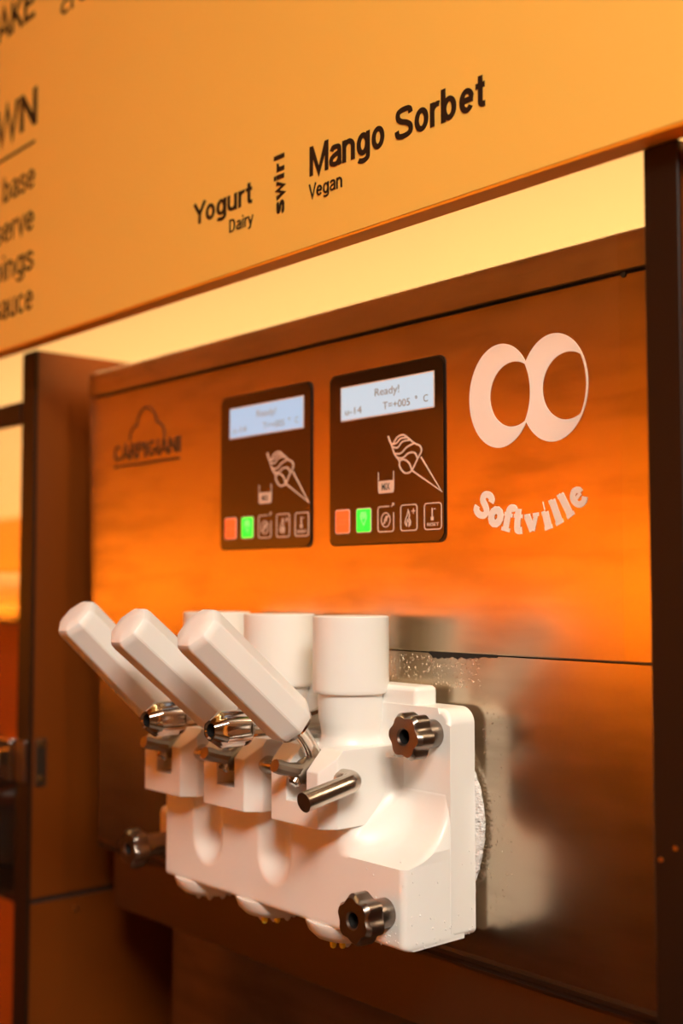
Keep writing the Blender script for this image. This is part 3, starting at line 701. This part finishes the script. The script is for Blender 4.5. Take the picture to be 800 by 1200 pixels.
# droplets clinging under the head edge and condensed on the steel by the seam
def drops(name, spots, parent):
    bm = B()
    for (x, y, z, r) in spots:
        q = bmesh.ops.create_icosphere(bm, subdivisions=1, radius=r)
        for v in q['verts']: v.co = Vector((v.co.x*.9 + x, v.co.y*.45 + y, v.co.z*random.uniform(1., 1.25) + z))
    return fin(name, bm, 'water' if parent is MC else 'wetwhite', parent, smooth=80, kind='stuff', label='fine water droplets')
sp = []
for i in range(420):
    u = random.random(); x = -.575 + .085*u**1.1
    z = 1.3565 - random.random()**1.4*.030*(1.1-u*.55)
    sp.append((x, Y0+.0006, z, random.uniform(.0003, .0008)))
for i in range(160):
    sp.append((XRT + .002 + .022*random.random()**1.6, Y0+.0006, 1.205+.13*random.random(), random.uniform(.00025, .0006)))
drops('condensation', sp, MC)
sp = []
for i in range(60): sp.append((XRT+.0002 if i % 2 else random.uniform(-.535, XRT), (random.uniform(.478, .53) if i % 2 else YF-.0001), ZB+.001+random.random()**2*.05, random.uniform(.0003, .0007)))
drops('droplets', sp, DH)
bm = B()
for i in range(14):
    y = .478 + .05*i/13 + random.uniform(-.001, .001); r = random.uniform(.0008, .0018)
    q = bmesh.ops.create_icosphere(bm, subdivisions=2, radius=r)
    for v in q['verts']: v.co = Vector((v.co.x + XRT-.004-random.uniform(0, .0002), v.co.y + y, v.co.z*.9 + ZB+.0045-(.004 if y < .508 else 0)))
fin('hanging_drops', bm, 'wetwhite', DH, smooth=80, kind='stuff', label='water beads hanging from the lower edge')

# ------------------------------------------------------------------ draw levers
def lever(x, ang, label):
    base = Vector((x, .4535, 1.3178)); a = math.radians(ang)
    ax = Vector((0, -math.cos(a), math.sin(a))); nn = Vector((0, math.sin(a), math.cos(a))); ex = Vector((1, 0, 0))
    def P(s, u, w): return base + ax*s + ex*u + nn*w
    LV = bpy.data.objects.new('draw_lever', None); COL.objects.link(LV); LV.parent = MC; LV.location = base - WL[MC]; WL[LV] = base; LV.empty_display_size = .02
    LV['label'] = label
    # octagonal grip with rounded corners and domed ends
    def octo(r, s, k=3, cr=.17):
        pts = []
        for i in range(8):
            c0 = math.radians(22.5+45*i)
            R0 = r/math.cos(math.radians(22.5))
            for j in range(-k, k+1):
                t_ = j/k; q = c0 + math.radians(22.5)*cr*t_*1.6
                rad = R0*(1-.018*(1-abs(t_))) if True else R0
                # distance to the facet or the rounded corner
                lim = r/math.cos(abs(abs(q-c0)-math.radians(22.5))) if True else R0
                pts.append(P(s, min(lim, rad)*math.cos(q), min(lim, rad)*math.sin(q)))
        return pts
    L_ = .0925; r = .0146
    prof = [(.006, -.0022), (.0105, -.0018), (.0128, -.0002), (.0140, .0025), (r, .006), (r, L_-.006), (.0142, L_-.0028), (.0130, L_-.0008), (.0105, L_+.0006), (.005, L_+.0012)]
    bm = B(); rings(bm, [octo(q, s) for q, s in prof]); fin('grip', bm, 'white', LV, smooth=26, label='white octagonal grip')
    # steel collar and neck curving down to the pivot
    bm = B(); n = 28
    rings(bm, [[P(s, q*math.cos(2*math.pi*i/n), q*math.sin(2*math.pi*i/n)) for i in range(n)] for q, s in ((.0122, -.0004), (.0124, -.0024), (.0095, -.0036), (.006, -.0042))]); fin('collar', bm, 'chrome', LV, smooth=40)
    p0 = base - ax*.003; p1 = base - ax*.012; p3 = Vector((x, .4718, 1.2890)); p2 = p3 + Vector((0, -.0015, .013))
    path = []
    for i in range(13):
        t_ = i/12; path.append(p0*(1-t_)**3 + p1*3*t_*(1-t_)**2 + p2*3*t_*t_*(1-t_) + p3*t_**3)
    bm = B(); tube(bm, path, [.0062 - .0016*math.sin(math.pi*i/12) for i in range(13)], 18); fin('neck', bm, 'chrome', LV, smooth=50)
    # rocker: hub on the pin and a tapered tongue towards the front
    bm = B()
    tube(bm, [(x-.0088, .4690, 1.2867), (x+.0088, .4690, 1.2867)], .0078, 24)
    tube(bm, [(x, .4560, 1.2850), (x, .4600, 1.2870), (x, .4760, 1.2960)], [.0050, .0064, .0064], 20)
    tube(bm, [(x, .4640, 1.2880), (x, .4560, 1.2893), (x, .4500, 1.2908), (x, .4440, 1.2926), (x, .4402, 1.2938)], [.0058, .0050, .0040, .0044, .0040], 10)
    fin('rocker', bm, 'rocker', LV, smooth=35)
    bm = B(); d = Vector((0, -.62, -.78)); c = Vector((x, .4560, 1.2835))
    tube(bm, [c-d*.004, c+d*.0018, c+d*.0030], [.0038, .0038, .0024], 16); fin('bolt', bm, 'chrome', LV, smooth=40)
lever(VX[0], 43, 'white octagonal draw lever nearest the cloud emblem end')
lever(VX[1], 39.5, 'middle white octagonal draw lever')
lever(VX[2], 40, 'white octagonal draw lever beside the bent steel pin')
